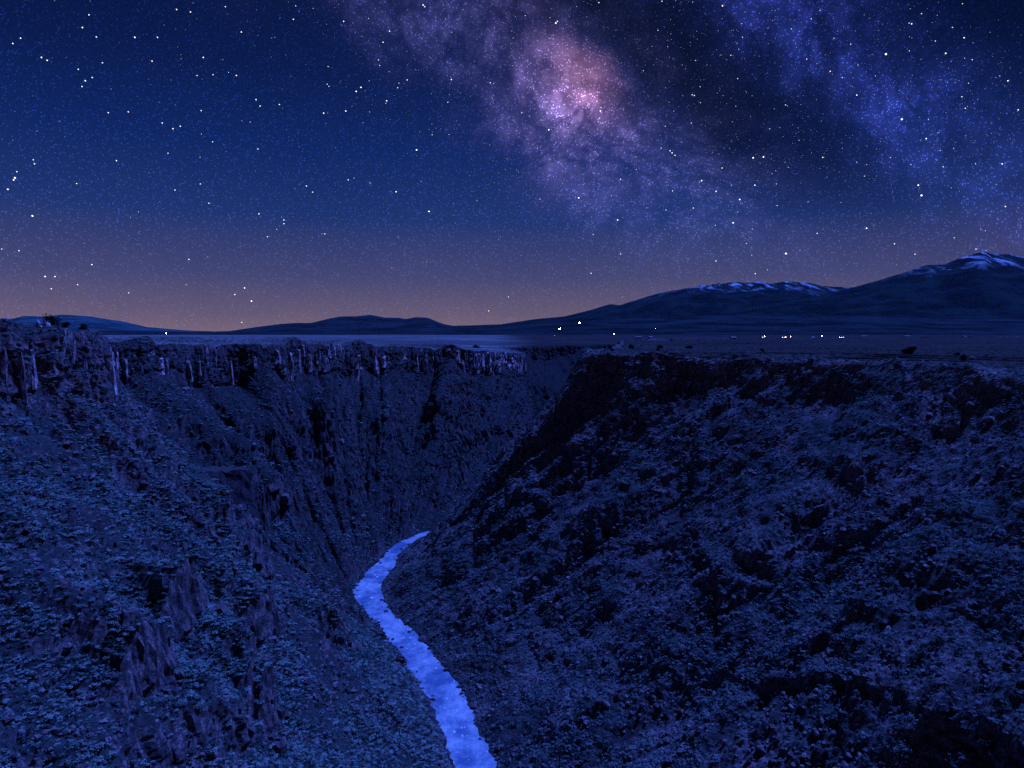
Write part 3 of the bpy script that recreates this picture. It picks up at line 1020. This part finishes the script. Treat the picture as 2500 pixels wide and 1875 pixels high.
# ------------------------------------------------------------------ junipers
def trunk_mesh(seed, h):
    r = np.random.default_rng(seed)
    V, F = [], []

    def limb(p0, p1, r0, r1, n=6, seg=3):
        i0 = len(V)
        p0, p1 = np.array(p0, float), np.array(p1, float)
        for k in range(seg + 1):
            t = k / seg
            c = p0 + (p1 - p0) * t + r.normal(0, 0.03, 3) * (0 < k < seg) * h
            rad = r0 + (r1 - r0) * t
            for i in range(n):
                a = 2 * math.pi * i / n
                V.append(c + np.array([rad * math.cos(a), rad * math.sin(a), 0]))
        for k in range(seg):
            for i in range(n):
                j = (i + 1) % n
                F.append((i0 + k * n + i, i0 + k * n + j, i0 + (k + 1) * n + j, i0 + (k + 1) * n + i))
    limb((0, 0, -0.3), (0.05 * h, 0, 0.75 * h), 0.09 * h, 0.025 * h)
    for k in range(5):
        a = r.uniform(0, 6.28)
        z = h * r.uniform(0.15, 0.45)
        limb((0, 0, z), (math.cos(a) * 0.33 * h, math.sin(a) * 0.33 * h, z + h * r.uniform(0.15, 0.35)), 0.04 * h, 0.012 * h)
    return poly_mesh('trunk', V, F)


def crown_mesh(seed, h, wd):
    r = np.random.default_rng(seed)
    lobes = []
    for _ in range(11):
        a, q = r.uniform(0, 6.28), r.uniform(0, 0.30) * wd
        lobes.append((q * math.cos(a), q * math.sin(a), h * r.uniform(0.28, 0.80), wd * r.uniform(0.15, 0.27)))
    V, F = [], []
    for k in range(900):
        lx, ly, lz, lr = lobes[r.integers(len(lobes))]
        d = r.normal(size=3)
        d /= np.linalg.norm(d)
        c = np.array([lx, ly, lz]) + d * lr * r.uniform(0.4, 1.08)
        nrm = d + r.normal(0, 0.6, 3)
        nrm /= np.linalg.norm(nrm)
        t1 = np.cross(nrm, (0.3, 0.5, 0.8))
        t1 /= np.linalg.norm(t1) + 1e-6
        t2 = np.cross(nrm, t1)
        s = r.uniform(0.03, 0.06) * wd
        i = len(V)
        V += [c + t1 * s, c + t2 * s * 0.8, c - t1 * s, c - t2 * s * 0.8]
        F.append((i, i + 1, i + 2, i + 3))
    return poly_mesh('crown', V, F)


SGL, SGR = Surf(GL[:, :45]), Surf(GR[:, :55])


def juniper(x, y, h, wd, seed, label, surf, group=None):
    z = surf.z(x, y)
    e = link('juniper_tree', None, label=label, category='tree', group=group)
    e.location = (x, y, z)
    link('trunk', trunk_mesh(seed, h), M_BARK, e)
    link('crown', crown_mesh(seed + 1, h, wd), M_JUN, e)
    return e


juniper(-222, 331, 9.0, 8.0, 11, 'tall black juniper, biggest of three on the high mesa edge', SGL)
juniper(-215, 330, 5.8, 5.2, 13, 'middle-sized black juniper beside the tallest one on the high mesa', SGL)
juniper(-208, 332, 4.8, 5.6, 15, 'smallest low black juniper, last of three before the high mesa drops away', SGL)
juniper(247, 425, 6.8, 9.4, 17, 'big dark round juniper standing alone on the dark mesa top', SGR)
juniper(233, 352, 3.4, 5.0, 19, 'small dark juniper on the smooth rim edge', SGR)
juniper(248, 380, 2.8, 4.0, 21, 'low dark juniper just behind the small one on the smooth rim', SGR)
for k, (x, y, h, wd) in enumerate([(82, 560, 3.0, 5.0), (112, 640, 4.0, 9.0), (128, 600, 3.0, 6.0), (150, 690, 3.2, 10.0), (176, 680, 3.0, 9.0), (205, 560, 3.0, 4.5), (20, 1180, 5, 14), (60, 1260, 5, 15), (-60, 1150, 4, 14), (-95, 1130, 4, 10)]):
    s_ = SGR if x > 70 else SGL
    if s_.z(x, y) is None:
        continue
    juniper(x, y, h, wd, 30 + 2 * k, 'low dark juniper bush on the mesa top by the bend of the gorge', s_, 'junipers by the bend of the gorge')

# ------------------------------------------------------------------ block outcrop on the left slope
out = link('rock_outcrop', None, label='dark square-cut rock block with a flat top on the cliff-topped slope', category='rock')
out.location = (-171, 393, -105)
out.rotation_euler = (R(-4), R(6), R(38))


def boulder_block(seed, sx, sy, sz, n=9):
    r = np.random.default_rng(seed)
    V, F = [], []
    grid = {}

    def vert(p):
        key = tuple(np.round(p, 4))
        if key not in grid:
            q = np.array(p)
            nn = fbm(np.array([q[0] * 2.1]), np.array([q[1] * 2.1]), np.array([q[2] * 0.8]), 3, seed)[0]
            q = q + 0.16 * nn * np.sign(q) * np.array([1, 1, 0.6]) + 0.03 * r.normal(size=3)
            grid[key] = len(V)
            wd_ = 1.12 - 0.16 * q[2]
            V.append(q * (sx * wd_, sy * wd_, sz))
        return grid[key]
    t = np.linspace(-1, 1, n)
    for ax in range(3):
        for sg in (-1, 1):
            for i in range(n - 1):
                for j in range(n - 1):
                    q = []
                    for a, b in ((i, j), (i + 1, j), (i + 1, j + 1), (i, j + 1)):
                        p = [0, 0, 0]
                        p[ax] = sg
                        p[(ax + 1) % 3], p[(ax + 2) % 3] = t[a], t[b]
                        q.append(vert(p))
                    F.append(tuple(q if sg > 0 else q[::-1]))
    return poly_mesh('block', V, F)


link('block', boulder_block(5, 14.0, 9.0, 13.0), M_ROCKD, out).location = (0, 0, 13)

# broken blocks in the rock noses of the left wall (parts of it)
M_BLK = mat_rock((0.20, 0.155, 0.15), 'block_basalt', 0.6)
BLK = []
for k in range(6):
    m_ = boulder_block(200 + k, 1.0, 0.9, 1.0, 5)
    m_.name = 'rock_block'
    m_.materials.append(M_BLK)
    BLK.append(m_)
for (a, b, hh, hw) in SPURS[:9]:
    a, b = np.array(a, float), np.array(b, float)
    ax = (b - a) / np.linalg.norm(b - a)
    pr = np.array([-ax[1], ax[0]])
    for k in range(12):
        pt = b + ax * rng.uniform(-6, 7) + pr * rng.uniform(-0.9, 0.6) * hw
        z = SL.z(pt[0], pt[1])
        if z is None:
            continue
        o = link('rock_block', BLK[rng.integers(6)], None, w_left)
        q = rng.lognormal(0.1, 0.35)
        o.location = (pt[0], pt[1], z - 0.25 * q)
        o.scale = (q * rng.uniform(0.7, 1.3), q * rng.uniform(0.7, 1.3), q * rng.uniform(0.7, 1.6))
        o.rotation_euler = (rng.normal(0, 0.2), rng.normal(0, 0.2), rng.uniform(0, 6.28))

# ------------------------------------------------------------------ boulders along the water
M_TALUS = mat_rock((0.30, 0.235, 0.225), 'talus_rock', 0.7)
M_WET = mat_rock((0.16, 0.125, 0.12), 'wet_basalt', 0.6)


def boulder_mesh(seed):
    r = np.random.default_rng(seed)
    n, k = 7, 4
    V = [(0.15 * r.normal(), 0.15 * r.normal(), 0.8)]
    for a in range(1, k):
        th = math.pi * 0.62 * a / (k - 1)
        for i in range(n):
            ph = 2 * math.pi * (i + 0.3 * r.random()) / n
            q = r.uniform(0.75, 1.2)
            V.append((q * math.sin(th) * math.cos(ph), q * math.sin(th) * math.sin(ph), 0.8 * q * math.cos(th)))
    F = [(0, 1 + i, 1 + (i + 1) % n) for i in range(n)]
    for a in range(k - 2):
        for i in range(n):
            F.append((1 + a * n + i, 1 + (a + 1) * n + i, 1 + (a + 1) * n + (i + 1) % n, 1 + a * n + (i + 1) % n))
    me = poly_mesh('boulder', V, F)
    me.materials.append(M_WET)
    return me


BLD = [boulder_mesh(60 + k) for k in range(6)]
rb = np.random.default_rng(77)
for PW, wi, nm in ((PL, IL, 'below the cliffs'), (PR, IR, 'away from the cliffs')):
    edge_ = PW[:, -1]
    ok = np.where((edge_[:, 1] > 284) & (edge_[:, 1] < 640) & (edge_[:, 0] < 10))[0]
    for i in rb.choice(ok, 75, replace=False):
        f = rb.uniform(-3.0, 1.6) if rb.random() < 0.85 else rb.uniform(1.5, 5)
        o = link('boulder', BLD[rb.integers(6)], None, label='dark wet boulder at the water edge, on the bank ' + nm, category='boulder', group='boulders on the bank ' + nm)
        o.location = (edge_[i, 0] + wi['cdir'][i, 0] * f, edge_[i, 1] + wi['cdir'][i, 1] * f, RIVER_Z + 0.1 + max(0, -f) * 0.7)
        sc_b = rb.lognormal(-0.05, 0.4)
        o.scale = (sc_b * rb.uniform(0.8, 1.5), sc_b * rb.uniform(0.8, 1.5), sc_b * rb.uniform(0.6, 1.1))
        o.rotation_euler = (0, 0, rb.uniform(0, 6.28))

# fallen rocks on the slopes
DRY = []
for k in range(4):
    m_ = boulder_mesh(90 + k)
    m_.materials.clear()
    m_.materials.append(M_TALUS)
    DRY.append(m_)
ptT, rt = scatter(PL[:KT], 9000, 951, 100, 900, 1.6)
ptU, ru = scatter(PR, 9000, 952, 110, 640, 1.6)
ptk = np.concatenate([ptT, ptU])
szk = np.clip(rt.lognormal(-0.55, 0.5, len(ptk)), 0.2, 2.2)
sck = np.where((np.abs(ptk[:, 0] / ptk[:, 1]) < 0.77) & (ptk[:, 2] / ptk[:, 1] > -0.65), szk / np.linalg.norm(ptk, axis=1), 0)
bigk = np.argsort(-sck)[:90]
kinds_t = bpy.data.collections.new('talus_kinds')
for q, i in enumerate(bigk):
    sd = 'cliff-topped' if i < len(ptT) else 'smooth-rimmed'
    hi_ = 'upper' if ptk[i, 2] > -95 else 'lower'
    o = link('boulder', DRY[q % 4], None, label='pale angular boulder fallen among scrub on the ' + hi_ + ' ' + sd + ' slope', category='boulder', group='fallen boulders on the ' + hi_ + ' ' + sd + ' slope')
    o.location = ptk[i]
    o.scale = (szk[i], szk[i] * 0.8, szk[i] * 0.8)
    o.rotation_euler = (0.2, 0.1, q * 1.7)
    if q < 4:
        kinds_t.objects.link(o)
restk = np.setdiff1d(np.arange(len(ptk)), bigk)
point_cloud('talus_rubble', ptk[restk], szk[restk], 'loose rock rubble strewn between the scrub on both slopes', scatter_tree(kinds_t), M_TALUS, 'rubble')

# ------------------------------------------------------------------ lamps and houses far out on the plain
M_POLE = mat_plain_colour('pole_metal', (0.25, 0.25, 0.26))
M_WALL = mat_plain_colour('stucco', (0.22, 0.19, 0.17))
M_ROOF = mat_plain_colour('roof_metal', (0.15, 0.15, 0.16))
E_WHITE = mat_emit('headlight_white', (1.0, 0.93, 1.0), 420)
E_COOL = mat_emit('lamp_cool', (0.62, 0.80, 1.0), 110)
E_WARM = mat_emit('lamp_orange', (1.0, 0.36, 0.16), 42)
E_GOLD = mat_emit('lamp_gold', (1.0, 0.62, 0.30), 60)
E_PINK = mat_emit('lamp_pink', (1.0, 0.42, 0.48), 45)
E_WIN = mat_emit('lit_window', (1.0, 0.80, 0.60), 5)


def box(sx, sy, sz, z0=0.0, name='box'):
    V = [(x * sx / 2, y * sy / 2, z0 + z * sz) for z in (0, 1) for y in (-1, 1) for x in (-1, 1)]
    return poly_mesh(name, V, [(0, 2, 3, 1), (4, 5, 7, 6), (0, 1, 5, 4), (1, 3, 7, 5), (3, 2, 6, 7), (2, 0, 4, 6)])


def globe(r, name='lamp_head'):
    V, F = [], []
    n, m = 8, 5
    for k in range(m + 1):
        th = math.pi * k / m
        for i in range(n):
            a = 2 * math.pi * i / n
            V.append((r * math.sin(th) * math.cos(a), r * math.sin(th) * math.sin(a), r * 0.8 * math.cos(th)))
    for k in range(m):
        for i in range(n):
            j = (i + 1) % n
            F.append((k * n + i, (k + 1) * n + i, (k + 1) * n + j, k * n + j))
    return poly_mesh(name, V, F)


def lamp(x, y, zg, h, r, em, label, twin=False):
    e = link('lamp_post', None, label=label, category='lamp')
    e.location = (x, y, zg)
    link('pole', box(0.3, 0.3, h, 0, 'pole'), M_POLE, e)
    link('arm', box(2.4 if twin else 1.4, 0.25, 0.25, h, 'arm'), M_POLE, e)
    for sx in ((-1, 1) if twin else (0.6,)):
        link('lamp_head', globe(r), em, e).location = (sx * (r * 1.1 if twin else 1.0), 0, h + (sx * r * 0.5 if twin else 0))
    return e


def ground_at(d, side):
    return -9.0 if side == 'L' else -12.5


# (direction tangent x, elevation tangent, distance)
def place(px, py, d):
    a, e_ = tp([(px, py)])[0]
    return a * d, d, e_ * d


LAMPS = [(1366, 803, 3400, 1.7, E_WHITE, True, 'bright car headlights on the dark foothill, built as a twin lamp, lower of the two'),  # taken for car headlights, twin lamp posts stand in for them
         (1415, 788, 3700, 1.7, E_WHITE, True, 'bright car headlights higher up the dark foothill, built as a twin lamp'),
         (405, 814, 2600, 1.1, E_COOL, False, 'lone white lamp on the plain beyond the high near mesa'),
         (1499, 815, 2600, 0.7, E_COOL, False, 'faint white lamp at the foot of the slope with the twin headlights'),
         (1600, 802, 3600, 0.9, E_PINK, False, 'small reddish lamp on the foothill'),
         (1866, 821, 2400, 1.0, E_COOL, False, 'blue-white lamp at the small first house of the hamlet'),
         (1918, 823, 2400, 1.0, E_WARM, False, 'orange lamp beside a low house in the hamlet'),
         (1930, 822, 2500, 0.7, E_GOLD, False, 'small golden lamp just beside the orange lamp'),
         (2006, 820, 2400, 1.0, E_COOL, False, 'blue-white lamp in the gap between hamlet houses'),
         (2050, 824, 2300, 0.8, E_WARM, False, 'dim orange lamp at the last hamlet house')]
for px, py, d, r_, em, tw, lab in LAMPS:
    x, y, z = place(px, py, d)
    g = ground_at(d, 'L' if px < 1300 else 'R')
    h = max(7.0, z - g)
    if h > 16:
        h = 9.0
    lamp(x, y, z - h, h, r_, em, lab, tw)


def house(x, y, z, w, dp, h, label, lit=False, seed=0):
    e = link('house', None, label=label, category='house')
    e.location = (x, y, z)
    e.rotation_euler = (0, 0, (seed * 0.7) % 0.8 - 0.4)
    link('wall', box(w, dp, h, -0.6, 'wall'), M_WALL, e)
    rh = 0.5 * h
    V = [(-w * .55, -dp * .6, h - .6), (w * .55, -dp * .6, h - .6), (w * .55, dp * .6, h - .6), (-w * .55, dp * .6, h - .6), (-w * .5, 0, h + rh), (w * .5, 0, h + rh)]
    link('roof', poly_mesh('roof', V, [(0, 1, 5, 4), (2, 3, 4, 5), (1, 2, 5), (3, 0, 4), (3, 2, 1, 0)]), M_ROOF, e)
    for sx in (-0.28, 0.28):
        o = link('window', box(w * 0.16, 0.12, h * 0.35, h * 0.25, 'window'), E_WIN if lit else M_POLE, e)
        o.location = (sx * w, -dp / 2 - 0.03, 0)
    link('door', box(w * 0.1, 0.12, h * 0.6, -0.5, 'door'), M_POLE, e).location = (0, -dp / 2 - 0.03, 0)


HOUSES = [(1559, 829, 1900, 16, 'wide pale house on the plain below the reddish lamp', False),
          (1588, 831, 1900, 11, 'small pale house next to the wide one below the reddish lamp', False),
          (1790, 832, 1700, 13, 'pale house standing apart before the hamlet lamps', False),
          (1862, 827, 2300, 10, 'small lit house under a blue-white hamlet lamp', True),
          (1912, 829, 2200, 12, 'low house beneath the orange hamlet lamp', True),
          (1984, 833, 1700, 8, 'tiny pale shed between hamlet houses', False),
          (2056, 830, 2200, 9, 'small lit house under the dim orange lamp', True),
          (2110, 819, 3000, 22, 'long pale building with a light roof behind the hamlet', True),
          (2354, 827, 2400, 12, 'lone pale house on the dark plain below the snow-capped peak', False),
          (2215, 822, 2800, 30, 'long dark barn on the plain between hamlet and lone house', False)]
for k, (px, py, d, w, lab, lit) in enumerate(HOUSES):
    x, y, z = place(px, py, d)
    house(x, y, -12.8, w, 8, 4.2, lab, lit, k)

# ------------------------------------------------------------------ stars: real points of light 60 km and more away, parts of the sky
sky = link('sky', None, kind='structure', label='starry night sky with the milky way')


def star_mesh(r, seed):
    q = np.random.default_rng(seed)
    V = [(r, 0, 0), (-r, 0, 0), (0, r, 0), (0, -r, 0), (0, 0, r), (0, 0, -r)]
    return poly_mesh('star', V, [(0, 2, 4), (2, 1, 4), (1, 3, 4), (3, 0, 4), (2, 0, 5), (1, 2, 5), (3, 1, 5), (0, 3, 5)])


SR_ = 90000.0
E_STAR = [mat_emit('star_light', c, s) for c, s in (((0.90, 0.95, 1.0), 2.2), ((1.0, 0.86, 0.74), 2.0), ((0.62, 0.80, 1.0), 1.8), ((1.0, 0.72, 0.85), 1.6))]
ST = []
for k, mt in enumerate(E_STAR):
    me = star_mesh(SR_ / 683.0, k)
    me.materials.append(mt)
    ST.append(me)
BRIGHT = [(2163, 132, 3), (2202, 291, 3), (1839, 385, 2.6), (1864, 383, 2.4), (2250, 477, 3), (2242, 452, 2.4), (1713, 441, 2.3), (1413, 483, 2.6), (1806, 487, 2.5), (1047, 516, 2.3),
          (1508, 537, 2.3), (1790, 544, 2.4), (2116, 557, 2.3), (1919, 619, 3.2), (1340, 317, 2.3), (1466, 271, 2.2), (1197, 202, 2), (1102, 194, 2), (1017, 366, 2.5), (2309, 130, 2), (2461, 197, 2),
          (2447, 400, 1.9), (1748, 637, 2.2), (1642, 466, 1.7), (1843, 452, 2), (1763, 410, 1.7), (1515, 620, 1.8), (1443, 667, 1.7), (1241, 725, 1.9), (1193, 759, 2), (2226, 58, 1.8), (2354, 92, 1.8),
          (2027, 174, 1.8), (2092, 232, 1.8), (1918, 256, 1.7), (2009, 384, 1.9), (1764, 14, 2), (2486, 268, 1.7), (2455, 504, 1.9), (2184, 595, 1.7), (2383, 608, 1.8), (1641, 373, 2.2), (1636, 368, 1.7),
          (1648, 379, 1.7), (1357, 56, 2.4), (1361, 52, 1.7), (1695, 233, 2), (1690, 231, 1.6), (36, 434, 2.8), (33, 439, 2.3), (19, 462, 2.2), (79, 527, 2.9), (110, 675, 2.4), (134, 675, 2), (224, 646, 2),
          (597, 703, 2.2), (614, 735, 2.6), (573, 719, 2), (590, 787, 2.2), (1048, 516, 2), (967, 468, 2.2), (844, 271, 2.1), (790, 276, 2.1), (881, 213, 2.1), (489, 449, 2), (632, 522, 2), (693, 537, 1.8),
          (693, 546, 1.8), (793, 571, 1.8), (284, 392, 1.9), (410, 374, 1.8), (422, 314, 1.9), (440, 308, 1.8), (396, 300, 1.8), (313, 273, 1.7), (264, 275, 1.7), (235, 90, 2), (329, 91, 2.1), (201, 67, 2),
          (101, 140, 2), (115, 147, 1.9), (208, 197, 2), (225, 189, 1.9), (200, 211, 1.7), (31, 106, 1.8), (50, 93, 1.8), (371, 149, 1.8), (496, 140, 1.9), (520, 182, 1.8), (577, 184, 1.8), (625, 243, 1.8),
          (635, 259, 1.7), (682, 255, 1.7), (491, 270, 1.7), (550, 16, 1.8), (465, 29, 1.8), (431, 23, 1.7), (217, 36, 1.7), (250, 153, 1.6), (191, 169, 1.7), (519, 346, 1.7), (748, 454, 1.9), (763, 469, 1.7),
          (850, 439, 1.7), (935, 103, 1.8), (951, 76, 1.7), (924, 146, 1.8), (994, 195, 1.7), (944, 246, 2), (589, 78, 1.7), (716, 47, 1.7), (839, 52, 1.7), (314, 715, 1.8), (125, 705, 1.8), (461, 633, 1.8),
          (653, 578, 1.6), (189, 695, 1.6), (46, 612, 1.7), (4, 608, 1.7), (1033, 12, 2.2), (1037, 16, 1.6), (427, 464, 1.6), (187, 448, 1.6), (510, 496, 1.6), (81, 390, 1.7), (84, 400, 1.7), (41, 419, 1.7)]
BRIGHT = [(*tp([(a, b)])[0], c) for a, b, c in BRIGHT]
rs = np.random.default_rng(21)
# random field, thicker along the galaxy, over the whole visible half of the sky
N0 = 300000
v = rs.normal(size=(N0, 3))
v /= np.linalg.norm(v, axis=1, keepdims=True)
v = v[(v[:, 2] > 0.0)]
gdv = v @ gn
dens = 0.22 + 1.3 * np.exp(-((gdv - 0.15) / 0.09) ** 2) + 0.55 * np.exp(-((gdv + 0.10) / 0.16) ** 2) + 0.5 * np.exp(-(gdv / 0.12) ** 2)
dens *= 0.05 + 0.95 * sstep(0.0, 0.25, v[:, 2])
clus = fbm(v[:, 0] * 22, v[:, 1] * 22, v[:, 2] * 22, 3, 9)
dens *= np.clip(0.75 + 0.9 * clus, 0.15, 2)
v = v[rs.random(len(v)) < dens * 0.62]
mag = np.clip(0.17 + rs.exponential(0.145, len(v)), 0.17, 1.7)
vis = (v[:, 1] > 0.3) & (np.abs(v[:, 0] / np.maximum(v[:, 1], 0.1)) < 0.8) & (v[:, 2] / np.maximum(v[:, 1], .1) < 0.5) & (v[:, 2] > 0.01)
cand = np.where(vis)[0]
top = cand[np.argsort(-mag[cand])[:300 - len(BRIGHT)]]


def add_star(d, s, k):
    o = link('star', ST[k], None, sky)
    o.location = tuple(d * SR_)
    a = 0.5 * s
    o.scale = (a, a, a * 0.85)
    o.rotation_euler = (0.3, 0.2, 0.5 * k)


for q, (a, e_, s) in enumerate(BRIGHT):
    add_star(skydir(a, e_), s * 0.62, (0, 0, 1, 0, 2, 1)[q % 6] if s < 2.3 else 0)
for q in top:
    add_star(v[q], mag[q] * 0.95, int(rs.choice([0, 0, 1, 2, 2, 3], p=[.3, .2, .15, .15, .15, .05])))
others = np.setdiff1d(np.arange(len(v)), top)
oct_ = np.array([(1, 0, 0), (-1, 0, 0), (0, 1, 0), (0, -1, 0), (0, 0, 1), (0, 0, -1)], float)
fac = np.array([(0, 2, 4), (2, 1, 4), (1, 3, 4), (3, 0, 4), (2, 0, 5), (1, 2, 5), (3, 1, 5), (0, 3, 5)])
C = v[others] * SR_
rad = mag[others] * 0.5 * SR_ / 683.0
VV = (C[:, None, :] + oct_[None] * rad[:, None, None]).reshape(-1, 3)
FF = (fac[None] + 6 * np.arange(len(others))[:, None, None]).reshape(-1, 3)
me = bpy.data.meshes.new('star_field')
me.vertices.add(len(VV))
me.vertices.foreach_set('co', VV.reshape(-1).astype(np.float32))
me.loops.add(FF.size)
me.loops.foreach_set('vertex_index', FF.reshape(-1).astype(np.int32))
me.polygons.add(len(FF))
me.polygons.foreach_set('loop_start', np.arange(0, FF.size, 3, dtype=np.int32))
mi = np.repeat(rs.choice([0, 1, 2], len(others), p=[.45, .2, .35]), 8)
me.update()
for c, s in (((0.85, 0.92, 1.0), 1.0), ((1.0, 0.85, 0.75), 0.9), ((0.55, 0.72, 1.0), 0.95)):
    me.materials.append(mat_emit('faint_star', c, s))
me.polygons.foreach_set('material_index', mi.astype(np.int32))
link('star_field', me, None, sky, kind='stuff')

# ------------------------------------------------------------------ night haze filling the basin
hm = bpy.data.materials.new('haze')
hm.use_nodes = True
ht = NT(hm.node_tree)
ht.n.clear()
pv = ht.node('ShaderNodeVolumePrincipled')
pv.inputs['Color'].default_value = (0.45, 0.72, 1.0, 1.0)
pv.inputs['Density'].default_value = 0.2e-5
ht.l.new(pv.outputs[0], ht.node('ShaderNodeOutputMaterial').inputs['Volume'])
HB = 29000.0
haze = link('haze', box(2 * HB, 2 * HB, 2800.0, -230.0, 'haze'), hm, kind='stuff', label='thin blue night haze over the whole basin')
